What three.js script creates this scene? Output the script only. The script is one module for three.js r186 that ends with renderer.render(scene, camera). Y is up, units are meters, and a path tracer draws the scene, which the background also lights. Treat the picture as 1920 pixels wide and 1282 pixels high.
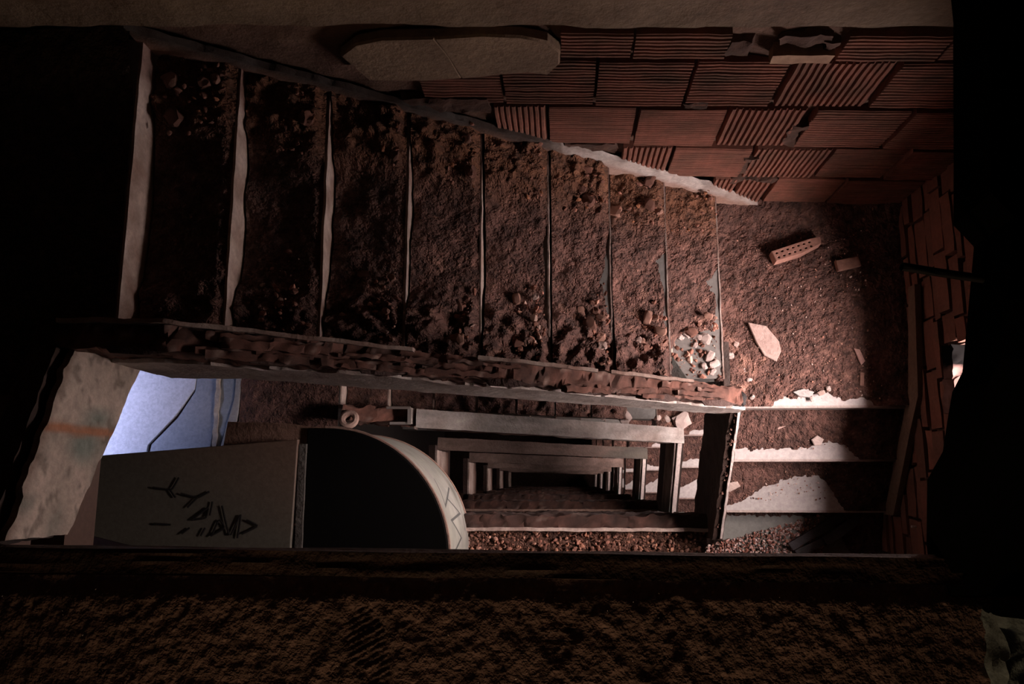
import * as THREE from 'three';
import { ImprovedNoise } from 'three/addons/math/ImprovedNoise.js';
import { mergeGeometries, mergeVertices, toCreasedNormals } from 'three/addons/utils/BufferGeometryUtils.js';
import { RectAreaLightUniformsLib } from 'three/addons/lights/RectAreaLightUniformsLib.js';

// ------------------------------------------------------------------ camera, sky, lights, exposure
const scene = new THREE.Scene();
const F = 1450, H = 1282;
const camera = new THREE.PerspectiveCamera(2 * Math.atan(H / 2 / F) * 180 / Math.PI, 1920 / 1282, 0.02, 60);
{
  // leaning over the well and looking almost straight down
  const down = new THREE.Vector3(90, -254, -F).normalize(), up = down.clone().negate();
  const ex = new THREE.Vector3(1, 0, 0).addScaledVector(up, -up.x).normalize(), ez = new THREE.Vector3().crossVectors(ex, up);
  const m = new THREE.Matrix4().makeBasis(ex, up, ez).transpose();      // camera axes -> world axes
  camera.quaternion.setFromRotationMatrix(m);
  camera.position.set(0, 2.106, 0);
  camera.updateMatrixWorld();
}
const renderer = new THREE.WebGLRenderer({ antialias: true });
renderer.toneMapping = THREE.LinearToneMapping;
renderer.toneMappingExposure = 1.12;
renderer.shadowMap.enabled = true;
RectAreaLightUniformsLib.init();
scene.background = new THREE.Color(0x8e9ab4);
scene.backgroundIntensity = 0.1;

const STOREY = 2.7, LEVELS = 6;
function daylight(x, y, z, tx, ty, tz, w, h, color, power) {           // area light
  const l = new THREE.RectAreaLight(color, power, w, h);
  l.position.set(x, y, z); l.lookAt(tx, ty, tz); scene.add(l);
  return l;
}
for (let L = 0; L <= LEVELS; L++)                                       // the holes in the east wall, one per storey
  daylight(3.5, 0.35 - STOREY * L, 0.5, 0.9, -1.4 - STOREY * L, 0.2, 3.4, 2.5, 0xffe3dd, [84, 36, 32, 28, 18, 14, 10][L]);
daylight(-3.75, -1.75, -0.7, -2.9, -3.0, -0.55, 1.2, 0.9, 0xc2c8fa, 34);  // balcony door on the west side, one storey down
daylight(-0.2, 0.62, 2.9, 0, 0.1, 0, 1.3, 0.7, 0xffcf9e, 5.5);           // added warm fill from behind the camera; its doorway is made up

// ------------------------------------------------------------------ helpers
let seedState = 7;
function seed(s) { seedState = s; }
function rnd() { seedState = (seedState + 0x6d2b79f5) | 0; let t = Math.imul(seedState ^ (seedState >>> 15), 1 | seedState); t = (t + Math.imul(t ^ (t >>> 7), 61 | t)) ^ t; return ((t ^ (t >>> 14)) >>> 0) / 4294967296; }
const rr = (a, b) => a + (b - a) * rnd();
const perlin = new ImprovedNoise();
const ns = (x, y, z) => perlin.noise(x + 100.3, y + 57.7, z + 31.9);
function fbm(x, y, z, o = 4) { let s = 0, a = 0.5, f = 1; for (let i = 0; i < o; i++) { s += a * ns(x * f, y * f, z * f + i * 7.1); a *= 0.5; f *= 2.03; } return s; }
const clamp = (v, a = 0, b = 1) => Math.min(b, Math.max(a, v));
const smooth = (a, b, v) => { const t = clamp((v - a) / (b - a)); return t * t * (3 - 2 * t); };
const mix = (a, b, t) => [a[0] + (b[0] - a[0]) * t, a[1] + (b[1] - a[1]) * t, a[2] + (b[2] - a[2]) * t];

function grainTexture(size, freq, lo, hi, octaves, s) {                 // grey grain, tiles
  const d = new Uint8Array(size * size * 4); seed(s);
  const layers = [];
  for (let o = 0; o < octaves; o++) { const n = freq << o, g = new Float32Array(n * n); for (let i = 0; i < g.length; i++) g[i] = rnd(); layers.push([n, g]); }
  for (let y = 0; y < size; y++) for (let x = 0; x < size; x++) {
    let v = 0, a = 0.5, tot = 0;
    for (const [n, g] of layers) {
      const fx = x / size * n, fy = y / size * n, ix = Math.floor(fx), iy = Math.floor(fy), tx = fx - ix, ty = fy - iy;
      const q = (i, j) => g[((iy + j) % n) * n + (ix + i) % n];
      v += a * ((q(0, 0) * (1 - tx) + q(1, 0) * tx) * (1 - ty) + (q(0, 1) * (1 - tx) + q(1, 1) * tx) * ty); tot += a; a *= 0.72;
    }
    const c = Math.round(255 * (lo + (hi - lo) * clamp((v / tot - 0.25) * 2)));
    const i = (y * size + x) * 4; d[i] = d[i + 1] = d[i + 2] = c; d[i + 3] = 255;
  }
  const t = new THREE.DataTexture(d, size, size); t.wrapS = t.wrapT = THREE.RepeatWrapping; t.magFilter = THREE.LinearFilter; t.needsUpdate = true;
  return t;
}
const grain = grainTexture(512, 16, 0.3, 1.0, 5, 11); grain.repeat.set(1.6, 1.6);
const fineGrain = grainTexture(512, 32, 0.72, 1.0, 4, 12); fineGrain.repeat.set(2.2, 2.2);
const lump = grainTexture(512, 24, 0, 1, 5, 13); lump.repeat.set(1.6, 1.6);

function mat(o) { return new THREE.MeshStandardMaterial({ vertexColors: true, roughness: 0.95, metalness: 0, ...o }); }
const M = {
  dirt: mat({ map: grain, bumpMap: lump, bumpScale: 0.022, roughness: 1 }),
  trodden: mat({ map: fineGrain, bumpMap: lump, bumpScale: 0.009, roughness: 1 }),
  noSpecular: new THREE.MeshPhysicalMaterial({ vertexColors: true, roughness: 1, specularIntensity: 0 }),  // plain black without highlights; on the sill its vertex colours hold painted shade
  plaster: mat({ map: fineGrain, bumpMap: lump, bumpScale: 0.003, roughness: 0.9 }),
  smooth: mat({ map: fineGrain, bumpMap: fineGrain, bumpScale: 0.001, roughness: 0.55 }),
  brick: mat({ map: fineGrain, bumpMap: fineGrain, bumpScale: 0.002 }),
  wood: mat({ map: fineGrain, bumpMap: lump, bumpScale: 0.004, roughness: 0.8 }),
  metal: mat({ roughness: 0.5, metalness: 0.5 }),
};

const C = {
  dirt: [0.2, 0.104, 0.083], dirtDark: [0.075, 0.04, 0.031], dirtPale: [0.36, 0.2, 0.15], ochre: [0.22, 0.09, 0.035],
  concrete: [0.27, 0.28, 0.27], pale: [0.62, 0.57, 0.54], plaster: [0.46, 0.39, 0.35], grey: [0.38, 0.38, 0.36],
  brick: [0.3, 0.115, 0.078], brickDark: [0.16, 0.066, 0.046], brickPale: [0.48, 0.24, 0.185], mortar: [0.12, 0.065, 0.045],
  wood: [0.1, 0.05, 0.033], black: [0.012, 0.011, 0.011],
};

// non-indexed geometry with box-projected uv in metres and vertex colours from a function of position
function finish(g, colour, crease = 0.7) {
  g.deleteAttribute('uv');
  if (crease !== null) { g.deleteAttribute('normal'); g = toCreasedNormals(mergeVertices(g, 1e-5), crease); }
  if (g.index) g = g.toNonIndexed();
  const p = g.attributes.position, n = p.count, uv = new Float32Array(n * 2), col = new Float32Array(n * 3);
  const a = new THREE.Vector3(), b = new THREE.Vector3(), c = new THREE.Vector3(), nn = new THREE.Vector3();
  for (let i = 0; i < n; i += 3) {
    a.fromBufferAttribute(p, i); b.fromBufferAttribute(p, i + 1); c.fromBufferAttribute(p, i + 2);
    nn.crossVectors(b.clone().sub(a), c.clone().sub(a));
    const ax = Math.abs(nn.x), ay = Math.abs(nn.y), az = Math.abs(nn.z);
    for (let k = 0; k < 3; k++) {
      const j = i + k, x = p.getX(j), y = p.getY(j), z = p.getZ(j);
      if (ay >= ax && ay >= az) { uv[j * 2] = x; uv[j * 2 + 1] = z; } else if (ax >= az) { uv[j * 2] = z; uv[j * 2 + 1] = y; } else { uv[j * 2] = x; uv[j * 2 + 1] = y; }
      const q = typeof colour === 'function' ? colour(x, y, z) : colour;
      col[j * 3] = q[0]; col[j * 3 + 1] = q[1]; col[j * 3 + 2] = q[2];
    }
  }
  g.setAttribute('uv', new THREE.BufferAttribute(uv, 2)); g.setAttribute('color', new THREE.BufferAttribute(col, 3));
  return g;
}
function displace(g, amp, freq, s = 0, oct = 3) {                       // roughens a geometry, keeping shared points together
  const p = g.attributes.position;
  for (let i = 0; i < p.count; i++) {
    const x = p.getX(i), y = p.getY(i), z = p.getZ(i);
    p.setXYZ(i, x + amp * fbm(x * freq + s, y * freq, z * freq, oct) * 1.6, y + amp * fbm(x * freq, y * freq + s + 9, z * freq + 4, oct) * 1.6, z + amp * fbm(x * freq + 3, y * freq, z * freq + s + 17, oct) * 1.6);
  }
  return g;
}
function roughBox(x0, x1, y0, y1, z0, z1, cell, amp, freq, s) {
  const w = x1 - x0, h = y1 - y0, d = z1 - z0, n = (v) => Math.max(1, Math.min(160, Math.round(v / cell)));
  const g = new THREE.BoxGeometry(w, h, d, n(w), n(h), n(d)); g.translate((x0 + x1) / 2, (y0 + y1) / 2, (z0 + z1) / 2);
  return displace(g, amp, freq, s);
}
const box = (x0, x1, y0, y1, z0, z1) => { const g = new THREE.BoxGeometry(x1 - x0, y1 - y0, z1 - z0); g.translate((x0 + x1) / 2, (y0 + y1) / 2, (z0 + z1) / 2); return g; };
const bare = (g) => { const q = g.index ? g.toNonIndexed() : g; for (const k of Object.keys(q.attributes)) if (k !== 'position') q.deleteAttribute(k); return q; };
const join = (list) => mergeGeometries(list.map(bare));

const used = {};
function numbered(name) { const k = used[name] = (used[name] ?? -1) + 1; return k ? name + '_' + String(k).padStart(3, '0') : name; }
function mesh(name, g, m, parent) {
  const o = new THREE.Mesh(g, m); o.name = parent ? name : numbered(name); o.castShadow = o.receiveShadow = true;
  if (parent) { const n = parent.children.filter((c) => c.name === name || c.name.startsWith(name + '_')).length; if (n) o.name = name + '_' + String(n).padStart(3, '0'); }
  (parent ?? scene).add(o);
  return o;
}
function tag(o, label, category, group) { o.userData = { label, category }; if (group) o.userData.group = group; return o; }
function thing(name, label, category, pos = [0, 0, 0], group) { const o = new THREE.Group(); o.name = numbered(name); o.position.set(...pos); scene.add(o); return tag(o, label, category, group); }
function structure(name, g, m, label) { const o = mesh(name, g, m); o.name = name; o.userData = { kind: 'structure' }; if (label) o.userData.label = label; return o; }
function structGroup(name, label) { const o = new THREE.Group(); o.name = name; scene.add(o); o.userData = { kind: 'structure' }; if (label) o.userData.label = label; return o; }

// a bed of earth as a height field; where h sinks below 0 the floor beneath shows
function bed(x0, x1, z0, z1, cell, h, colour) {
  const nx = Math.max(2, Math.round((x1 - x0) / cell)), nz = Math.max(2, Math.round((z1 - z0) / cell));
  const pos = [], col = [], uv = [], hh = [], idx = [];
  for (let j = 0; j <= nz; j++) for (let i = 0; i <= nx; i++) {
    const x = x0 + (x1 - x0) * i / nx, z = z0 + (z1 - z0) * j / nz, y = h(x, z);
    hh.push(y); pos.push(x, Math.max(y, -0.012), z); uv.push(x, z); col.push(...colour(x, z, y));
  }
  for (let j = 0; j < nz; j++) for (let i = 0; i < nx; i++) {
    const a = j * (nx + 1) + i, b = a + 1, c = a + nx + 1, d = c + 1;
    if (Math.max(hh[a], hh[b], hh[c], hh[d]) < -0.002) continue;
    idx.push(a, c, b, b, c, d);
  }
  const g = new THREE.BufferGeometry();
  g.setAttribute('position', new THREE.Float32BufferAttribute(pos, 3)); g.setAttribute('uv', new THREE.Float32BufferAttribute(uv, 2)); g.setAttribute('color', new THREE.Float32BufferAttribute(col, 3));
  g.setIndex(idx); g.computeVertexNormals();
  return g;
}
const ridged = (x, z, f, s) => 1 - Math.abs(2 * ns(x * f + s, s * 0.37, z * f)) * 1.6;
function crumble(x, z, s) { return 0.006 * fbm(x * 9 + s, s, z * 9, 3) + 0.007 * fbm(x * 30, s + 3, z * 30 + s, 3) + 0.005 * fbm(x * 75, s + 5, z * 75, 2); }
function dirtColour(x, z, y, s = 0) {
  const a = clamp(0.5 + 1.3 * fbm(x * 4 + s, 2.2, z * 4, 4)), b = clamp(0.5 + 1.6 * fbm(x * 22, s + 8.1, z * 22, 3));
  let c = mix(C.dirtDark, C.dirt, clamp(0.2 + 0.5 * a + 0.55 * b - 0.1));
  const fleck = ns(x * 85 + s, 4.4, z * 85); if (fleck > 0.4) c = mix(c, C.dirtPale, clamp((fleck - 0.4) * 4));
  const pit = ns(x * 48 + 5, s, z * 48); if (pit > 0.3) c = mix(c, C.dirtDark, clamp((pit - 0.3) * 3));
  return c;
}
const stain = (base, dirt, f, s, amount = 0.5) => (x, y, z) => {
  const t = clamp(amount + 1.5 * fbm(x * f + s, y * f, z * f, 4)), u = 0.9 + 0.35 * fbm(x * 31, y * 31 + s, z * 31, 2);
  const c = mix(base, dirt, t * 0.9); return [c[0] * u, c[1] * u, c[2] * u];
};

// an irregular broken chunk, unit size
function chunk(s, detail = 1) {
  const g = mergeVertices(bare(new THREE.IcosahedronGeometry(0.5, detail))); const p = g.attributes.position;
  for (let i = 0; i < p.count; i++) {
    const v = new THREE.Vector3().fromBufferAttribute(p, i), k = 1 + 0.75 * ns(v.x * 2.3 + s * 3.1, v.y * 2.3 + s, v.z * 2.3);
    v.multiplyScalar(k); v.set(clamp(v.x, -0.42, 0.46), clamp(v.y, -0.38, 0.42), clamp(v.z, -0.44, 0.4)); p.setXYZ(i, v.x, v.y, v.z);
  }
  return g;
}
// a flat broken shard from an outline [[x, z] ...], thickness t, centred at its own origin (lies flat)
function shard(outline, t, bevel = 0.004) {
  const sh = new THREE.Shape(outline.map(([x, z]) => new THREE.Vector2(x, -z)));
  const g = new THREE.ExtrudeGeometry(sh, { depth: Math.max(0.001, t - bevel), bevelEnabled: bevel > 0, bevelSize: bevel * 0.8, bevelThickness: bevel * 0.5, bevelSegments: 1, steps: 1 });
  g.rotateX(-Math.PI / 2);
  return g;
}
const poly = (pts, depth) => { const g = new THREE.ExtrudeGeometry(new THREE.Shape(pts.map(([x, y]) => new THREE.Vector2(x, y))), { depth, bevelEnabled: false }); return g; };

// ------------------------------------------------------------------ the shell
const WIN = { y0: -1.54, y1: -0.75, z0: -0.6, z1: 0.3 };
{
  const g = [];                                                        // east wall with a hole in every storey
  g.push(box(1.84, 2.1, -20, 3.3, -1.8, WIN.z0), box(1.84, 2.1, -20, 3.3, WIN.z1, 3.0));
  let top = 3.3;
  for (let L = 0; L <= LEVELS; L++) { g.push(box(1.84, 2.1, WIN.y1 - STOREY * L, top, WIN.z0, WIN.z1)); top = WIN.y0 - STOREY * L; }
  g.push(box(1.84, 2.1, -20, top, WIN.z0, WIN.z1));
  var wallEast = structGroup('wall_east', 'old brick wall beside the lower landing');
  mesh('backing', finish(join(g), C.mortar, null), M.plaster, wallEast);
}
{
  const d = { y0: -3.06, y1: -2.3, z0: -1.25, z1: 0.0 };               // west wall with the balcony door of the storey below
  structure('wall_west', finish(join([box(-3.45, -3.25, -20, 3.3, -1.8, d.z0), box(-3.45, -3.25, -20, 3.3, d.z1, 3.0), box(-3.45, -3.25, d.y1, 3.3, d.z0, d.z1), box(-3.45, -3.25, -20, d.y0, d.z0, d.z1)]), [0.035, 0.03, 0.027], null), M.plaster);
}
structure('wall_south', finish(join([box(-3.45, -0.85, -20, 3.3, 1.75, 1.95), box(0.5, 2.1, -20, 3.3, 1.75, 1.95), box(-0.85, 0.5, 2.2, 3.3, 1.75, 1.95), box(-0.85, 0.5, -20, 0, 1.75, 1.95)]), C.mortar, null), M.plaster);  // gap added in the south wall to let the warm fill in
structure('ceiling', finish(box(-3.45, 2.1, 3.1, 3.3, -1.8, 3.0), C.mortar, null), M.plaster);
structure('floor_bottom', finish(box(-3.45, 2.1, -20.2, -19.8, -1.8, 3.0), C.dirtDark, null), M.dirt);

// north wall: its face is turned a little, so it is built in its own frame (x along the wall, z outwards)
const wallNorth = structGroup('wall_north', 'bare wall of ribbed hollow clay blocks over the stair');
wallNorth.position.set(0, 0, -1.505); wallNorth.rotation.y = -Math.atan(0.04);
{
  const back = roughBox(-3.5, 2.2, -2.3, 0.2, -0.3, -0.02, 0.045, 0.02, 9, 3);
  mesh('mortar_bed', finish(back, stain(C.mortar, [0.2, 0.12, 0.08], 5, 2, 0.3)), M.plaster, wallNorth);
  mesh('backing', finish(join([box(-3.5, 2.2, 0.2, 3.3, -0.3, -0.02), box(-3.5, 2.2, -20, -2.3, -0.3, -0.02)]), C.mortar, null), M.plaster, wallNorth);
  // ribbed blocks: [x0, x1, kind] per row, kind h = ribs along, v = ribs upright, p = plain with faint ribs
  const rows = [
    [-0.325, -0.475, [[0.02, 0.267, 'h'], [0.277, 0.598, 'h'], [0.985, 1.32, 'h'], [1.335, 1.6, 'p']]],
    [-0.505, -0.828, [[-0.53, -0.214, 'f'], [-0.201, 0.148, 'h'], [0.16, 0.5, 'h'], [0.516, 0.84, 'h'], [0.868, 1.212, 'v'], [1.235, 1.56, 'h'], [1.575, 1.8, 'p']]],
    [-0.86, -1.195, [[-0.26, -0.043, 'v'], [-0.028, 0.328, 'p'], [0.346, 0.692, 'p'], [0.71, 1.01, 'v'], [1.052, 1.417, 'h'], [1.435, 1.77, 'p']]],
    [-1.24, -1.56, [[0.306, 0.528, 'v'], [0.543, 0.886, 'h'], [0.906, 1.24, 'v'], [1.256, 1.566, 'p'], [1.585, 1.83, 'p']]],
    [-1.6, -1.97, [[0.79, 0.905, 'v'], [0.925, 1.075, 'v'], [1.1, 1.42, 'p'], [1.435, 1.8, 'p']]],
  ];
  seed(21);
  rows.forEach(([yt, yb, list], r) => list.forEach(([x0, x1, kind], i) => {
    const w = x1 - x0, h = yt - yb, up = kind === 'v', len = up ? h : w, across = up ? w : h;
    const pitch = kind === 'p' ? 0.019 : up ? 0.0245 : 0.0215, n = Math.round(across / pitch), dep = kind === 'p' ? 0.0035 : kind === 'f' ? 0.0045 : up ? 0.008 : 0.006, pts = [[-across / 2, -0.06]];
    for (let k = 0; k < n; k++) {
      const a = -across / 2 + across * k / n, q = across / n, j = rr(-0.0012, 0.0012);
      pts.push([a + q * 0.06, 0.012 - dep], [a + q * 0.2, 0.012 + j], [a + q * 0.66, 0.012 + j], [a + q * 0.82, 0.012 - dep]);
    }
    pts.push([across / 2, 0.012 - dep], [across / 2, -0.06]);
    let g = new THREE.ExtrudeGeometry(new THREE.Shape(pts.map((q) => new THREE.Vector2(...q))), { depth: len, bevelEnabled: false, steps: 8 });
    g.translate(0, 0, -len / 2);
    if (up) g.rotateX(-Math.PI / 2), g.scale(1, 1, -1), g = flip(g); else g.rotateY(Math.PI / 2), g.rotateX(0), g = toAcross(g);
    g = displace(g, 0.0035, 11, r * 5 + i, 2);
    g.translate((x0 + x1) / 2, (yt + yb) / 2, rr(-0.006, 0.012));
    const tone = rr(0, 1), hot = kind === 'v' ? 0.35 : 0;
    const base = mix(mix(C.brickDark, C.brick, 0.55 + 0.45 * tone), C.brickPale, hot * rr(0.2, 0.6)), dusk = [0.11, 0.062, 0.04];
    mesh('block', finish(g, (x, y, z) => { const t = clamp(0.32 + 1.5 * fbm(x * 7, y * 7, r + 0.3, 4)); const c = mix(base, dusk, clamp(t * 1.25) * (r < 2 ? 0.85 : 0.6)), u = 0.85 + 0.5 * fbm(x * 45, y * 45, 3, 2); return [c[0] * u, c[1] * u, c[2] * u]; }, null), M.brick, wallNorth);
  }));
  // concrete beam over the blocks
  mesh('beam', finish(roughBox(-3.4, 2.1, -0.2, 0.35, -0.05, 0.06, 0.035, 0.012, 6, 8), stain([0.17, 0.125, 0.085], [0.1, 0.062, 0.04], 3, 4, 0.4)), M.plaster, wallNorth);
  // plaster that still clings under the beam, cracked across
  const slabs = [[[-0.77, -0.43], [-0.7, -0.36], [-0.6, -0.325], [-0.42, -0.318], [-0.385, -0.43], [-0.36, -0.58], [-0.5, -0.6], [-0.71, -0.6]],
    [[-0.41, -0.318], [-0.25, -0.3], [-0.12, -0.308], [-0.03, -0.34], [0.012, -0.4], [0.01, -0.48], [-0.03, -0.55], [-0.1, -0.535], [-0.18, -0.545], [-0.29, -0.57], [-0.35, -0.58], [-0.375, -0.45]]];
  for (const s of slabs) {
    const g = new THREE.ExtrudeGeometry(new THREE.Shape(s.map((q) => new THREE.Vector2(...q))), { depth: 0.028, bevelEnabled: true, bevelSize: 0.006, bevelThickness: 0.008, bevelSegments: 1 });
    mesh('plaster_patch', finish(g, stain([0.27, 0.19, 0.125], [0.12, 0.075, 0.05], 7, 5, 0.3), 0.5), M.plaster, wallNorth).userData.label = 'brown plaster still clinging under the beam';
  }
  const slim = roughBox(0.755, 0.962, -0.468, -0.412, -0.02, 0.035, 0.025, 0.006, 14, 4);
  mesh('broken_block', finish(slim, stain([0.45, 0.3, 0.2], C.brickDark, 12, 6, 0.25)), M.brick, wallNorth).userData.label = 'slim pale broken block in a gap';
  for (const [x, y, w, h] of [[0.64, -0.42, 0.08, 0.08], [0.85, -0.36, 0.17, 0.05], [0.94, -0.39, 0.05, 0.06], [0.56, -0.83, 0.1, 0.05], [0.9, -1.42, 0.05, 0.2], [-0.45, -0.85, 0.35, 0.12], [0.15, -1.24, 0.24, 0.08], [1.02, -1.09, 0.06, 0.2], [0.98, -1.62, 0.22, 0.05]]) {
    const g = roughBox(x - w / 2, x + w / 2, y - h / 2, y + h / 2, -0.03, 0.012, 0.022, 0.02, 16, x * 9);
    mesh('mortar_lump', finish(g, stain([0.1, 0.05, 0.034], [0.05, 0.028, 0.02], 14, 2, 0.4)), M.plaster, wallNorth);
  }
}
function toAcross(g) {  // profile (across, out) extruded along z was turned to x: bring 'across' to y and 'out' to z
  const p = g.attributes.position;
  for (let i = 0; i < p.count; i++) { const x = p.getX(i), y = p.getY(i), z = p.getZ(i); p.setXYZ(i, x, -z, y); }
  return fixWinding(g);
}
function flip(g) { const p = g.attributes.position; for (let i = 0; i < p.count; i++) { const x = p.getX(i), y = p.getY(i), z = p.getZ(i); p.setXYZ(i, x, y, z); } return fixWinding(g); }
function fixWinding(g) {  // turn triangles so that the signed volume is positive
  const p = g.attributes.position; let v = 0; const a = new THREE.Vector3(), b = new THREE.Vector3(), c = new THREE.Vector3();
  if (g.index) g = g.toNonIndexed();
  const q = g.attributes.position;
  for (let i = 0; i < q.count; i += 3) { a.fromBufferAttribute(q, i); b.fromBufferAttribute(q, i + 1); c.fromBufferAttribute(q, i + 2); v += a.dot(b.cross(c)); }
  if (v < 0) for (let i = 0; i < q.count; i += 3) { const x = q.getX(i), y = q.getY(i), z = q.getZ(i); q.setXYZ(i, q.getX(i + 1), q.getY(i + 1), q.getZ(i + 1)); q.setXYZ(i + 1, x, y, z); }
  g.computeVertexNormals();
  return g;
}

// east wall: courses of bricks, each a piece of its own, round the hole
{
  seed(33);
  let y = -2.62, row = 0;
  const heights = [0.12, 0.1, 0.06, 0.115, 0.075, 0.11, 0.065, 0.1, 0.075, 0.12, 0.07];
  while (y < -0.72) {
    const h = heights[row % heights.length]; let z = -1.5 + rr(-0.2, 0);
    while (z < 0.62) {
      const len = rr(0.2, 0.32), z1 = z + len;
      let a = z + 0.008, b = Math.min(z1 - 0.008, 0.62);
      const inHole = y + h > WIN.y0 + 0.01 && y < WIN.y1 - 0.01;
      const pieces = [];
      if (inHole && b > WIN.z0 && a < WIN.z1) { if (a < WIN.z0 - 0.05) pieces.push([a, WIN.z0 - rr(0, 0.03)]); if (b > WIN.z1 + 0.05) pieces.push([WIN.z1 + rr(0, 0.03), b]); } else pieces.push([a, b]);
      for (const [p, q] of pieces) {
        const out = rr(0.0, 0.022), g = roughBox(1.82 - out, 1.86, y + 0.007, y + h - 0.007, p, q, 0.075, 0.007, 15, row * 3 + z);
        const base = mix(mix(C.brickDark, C.brick, rr(0.2, 0.9)), C.mortar, rr(0, 0.35));
        mesh('brick', finish(g, stain(base, C.mortar, 9, row, 0.2), 0.5), M.brick, wallEast);
      }
      z = z1;
    }
    y += h; row++;
  }
  // broken sill of the hole; shade inside it painted black past the lit edge
  for (let i = 0; i < 6; i++) { const z = WIN.z0 + 0.01 + i * 0.15; mesh('sill_brick', finish(roughBox(1.795 - rr(0, 0.02), 2.11, WIN.y0 - 0.05, WIN.y0 + 0.02 + rr(0, 0.03), z - 0.01, z + 0.16, 0.02, 0.02, 14, i * 4), (x, y, z) => mix(stain([0.17, 0.11, 0.1], [0.07, 0.04, 0.034], 14, i, 0.35)(x, y, z), [0.004, 0.004, 0.004], Math.max(smooth(1.815, 1.835, x + 0.02 * ns(z * 20, 1, i)), smooth(-0.485, -0.51, z)))), M.noSpecular, wallEast); }
}

// ------------------------------------------------------------------ stairs
const nosX = (k) => -1.483 + 0.2885 * k, nosY = (k) => -0.36 - 0.18 * k;
const nosZ = [-0.36, -0.09, 0.184, 0.46];
const WALLZ = (x) => -1.505 + 0.04 * x;
const ORD = ['', 'one storey down', 'two storeys down', 'three storeys down', 'four storeys down', 'five storeys down', 'six storeys down'];

const HEAP = [0, 0.035, 0.065, 0.095, 0.11, 0.11, 0.1, 0.1, 0.08];
function stepDirt(k, L) {
  const x0 = nosX(k - 1) + 0.014, x1 = nosX(k) - 0.004, s = k * 3.7 + L * 11;
  const heapS = k === 8 ? 0.25 : k <= 1 ? 0.45 : k === 2 ? 0.7 : 1.15, heapN = k < 2 ? 0.7 : k > 6 ? 0.45 : 1;
  const h = (x, z) => {
    const u = (x - x0) / (x1 - x0), n = smooth(-1.12 + 0.1 * ns(x * 5, s, 1), -1.42, z), so = smooth(-0.82 + 0.12 * ns(x * 6, s, 4), -0.58, z);
    let y = 0.012 + HEAP[k] * Math.pow(1 - u, 1.3) * (0.85 + 0.5 * ns(x * 3, s, z * 3) + 0.3 * ns(x * 9, s, z * 9)) + crumble(x, z, s) * 1.2;
    y += n * heapN * (0.035 + 0.045 * (1 - u) + 0.12 * Math.max(0, fbm(x * 11, s, z * 11, 4)) + 0.02 * fbm(x * 38, s, z * 38, 2)) + so * heapS * (0.025 + 0.05 * (1 - u) + 0.1 * fbm(x * 15, s + 2, z * 15, 4));
    y *= smooth(1.0, 0.88, u) * 0.75 + 0.25;
    // swept bare near the nosing in the middle
    if (k >= 5) { const m = smooth(0.45 - (k - 5) * 0.0, 0.8, u + 0.25 * fbm(x * 7, s, z * 7, 3)) * smooth(-1.12, -1.0, z + 0.1 * ns(z * 8, s, 2)) * smooth(-0.62, -0.72, z); y -= m * (k === 5 ? 0.018 : 0.022) * (0.65 + 0.8 * ns(z * 4 + 2, s, x * 4)); }
    if (k === 8) { const m = smooth(0.32, 0.2, Math.hypot((x - 0.68) / 0.5, (z + 0.57) / 0.6) + 0.12 * fbm(x * 12, 3, z * 12, 3)); y -= 0.12 * m; }
    return y;
  };
  const c = (x, z, y) => { let q = dirtColour(x, z, y, s); const o = smooth(-1.1, -1.4, z) * 0.6; q = mix(q, C.ochre, o); if (fbm(x * 14, 8 + s, z * 14, 2) > 0.22 && z > -0.9) q = mix(q, C.dirtPale, 0.5); return q; };
  return bed(x0, x1, WALLZ(x1) + 0.006, -0.474, L ? 0.022 : 0.0085, h, c);
}
function northFlight(L, detail) {
  const oy = -STOREY * L;
  const t = thing('stair_flight', L === 0 ? 'top straight flight of nine earth-covered steps along the clay block wall' : 'straight stair flight along the well, ' + ORD[L], 'stairs', [0, oy, 0], undefined);
  for (let k = 0; k <= 8; k++) {
    const x1 = nosX(k), y = nosY(k), s = k * 2.3 + L;
    if (k > 0) {
      const x0 = nosX(k - 1);
      const soff = (x) => -0.62 - 0.624 * (x + 1.483) ;
      const za = WALLZ(x1) + 0.012, g = poly([[x0, soff(x0)], [x1, soff(x1)], [x1, y], [x0, y]], -0.488 - za); g.translate(0, 0, za);
      var step = mesh('step', finish(g, stain(C.concrete, [0.14, 0.11, 0.09], 6, s, 0.25), null), M.smooth, t);
      if (detail) { const d = mesh('earth', stepDirt(k, L), M.dirt, step); d.position.y = y; d.userData.label = 'red-brown earth and grit lying on the step'; }
    } else {
      const za = WALLZ(x1) + 0.012, g = poly([[x1 - 0.12, y - 0.3], [x1, y - 0.3], [x1, y], [x1 - 0.12, y]], -0.488 - za); g.translate(0, 0, za);
      step = mesh('step', finish(g, stain(C.concrete, C.mortar, 6, s, 0.3), null), M.smooth, t);
    }
    const r = roughBox(x1 - 0.004, x1 + (k < 4 ? 0.006 : 0.003), y - 0.19, y + 0.004, WALLZ(x1) + 0.012, -0.488, 0.03, 0.004, 10, s);
    const rc = stain(k < 3 ? [0.7, 0.59, 0.52] : C.plaster, [0.25, 0.13, 0.09], 8, s, 0.36);
    mesh('riser', finish(r, (x, yy, z) => { const c = rc(x, yy, z), e = Math.max(smooth(-1.3, -1.48, z) * 0.8, 0); return mix(c, C.dirt, e); }), M.plaster, step).userData.label = 'pale plastered riser';
  }
  return t;
}
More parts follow.
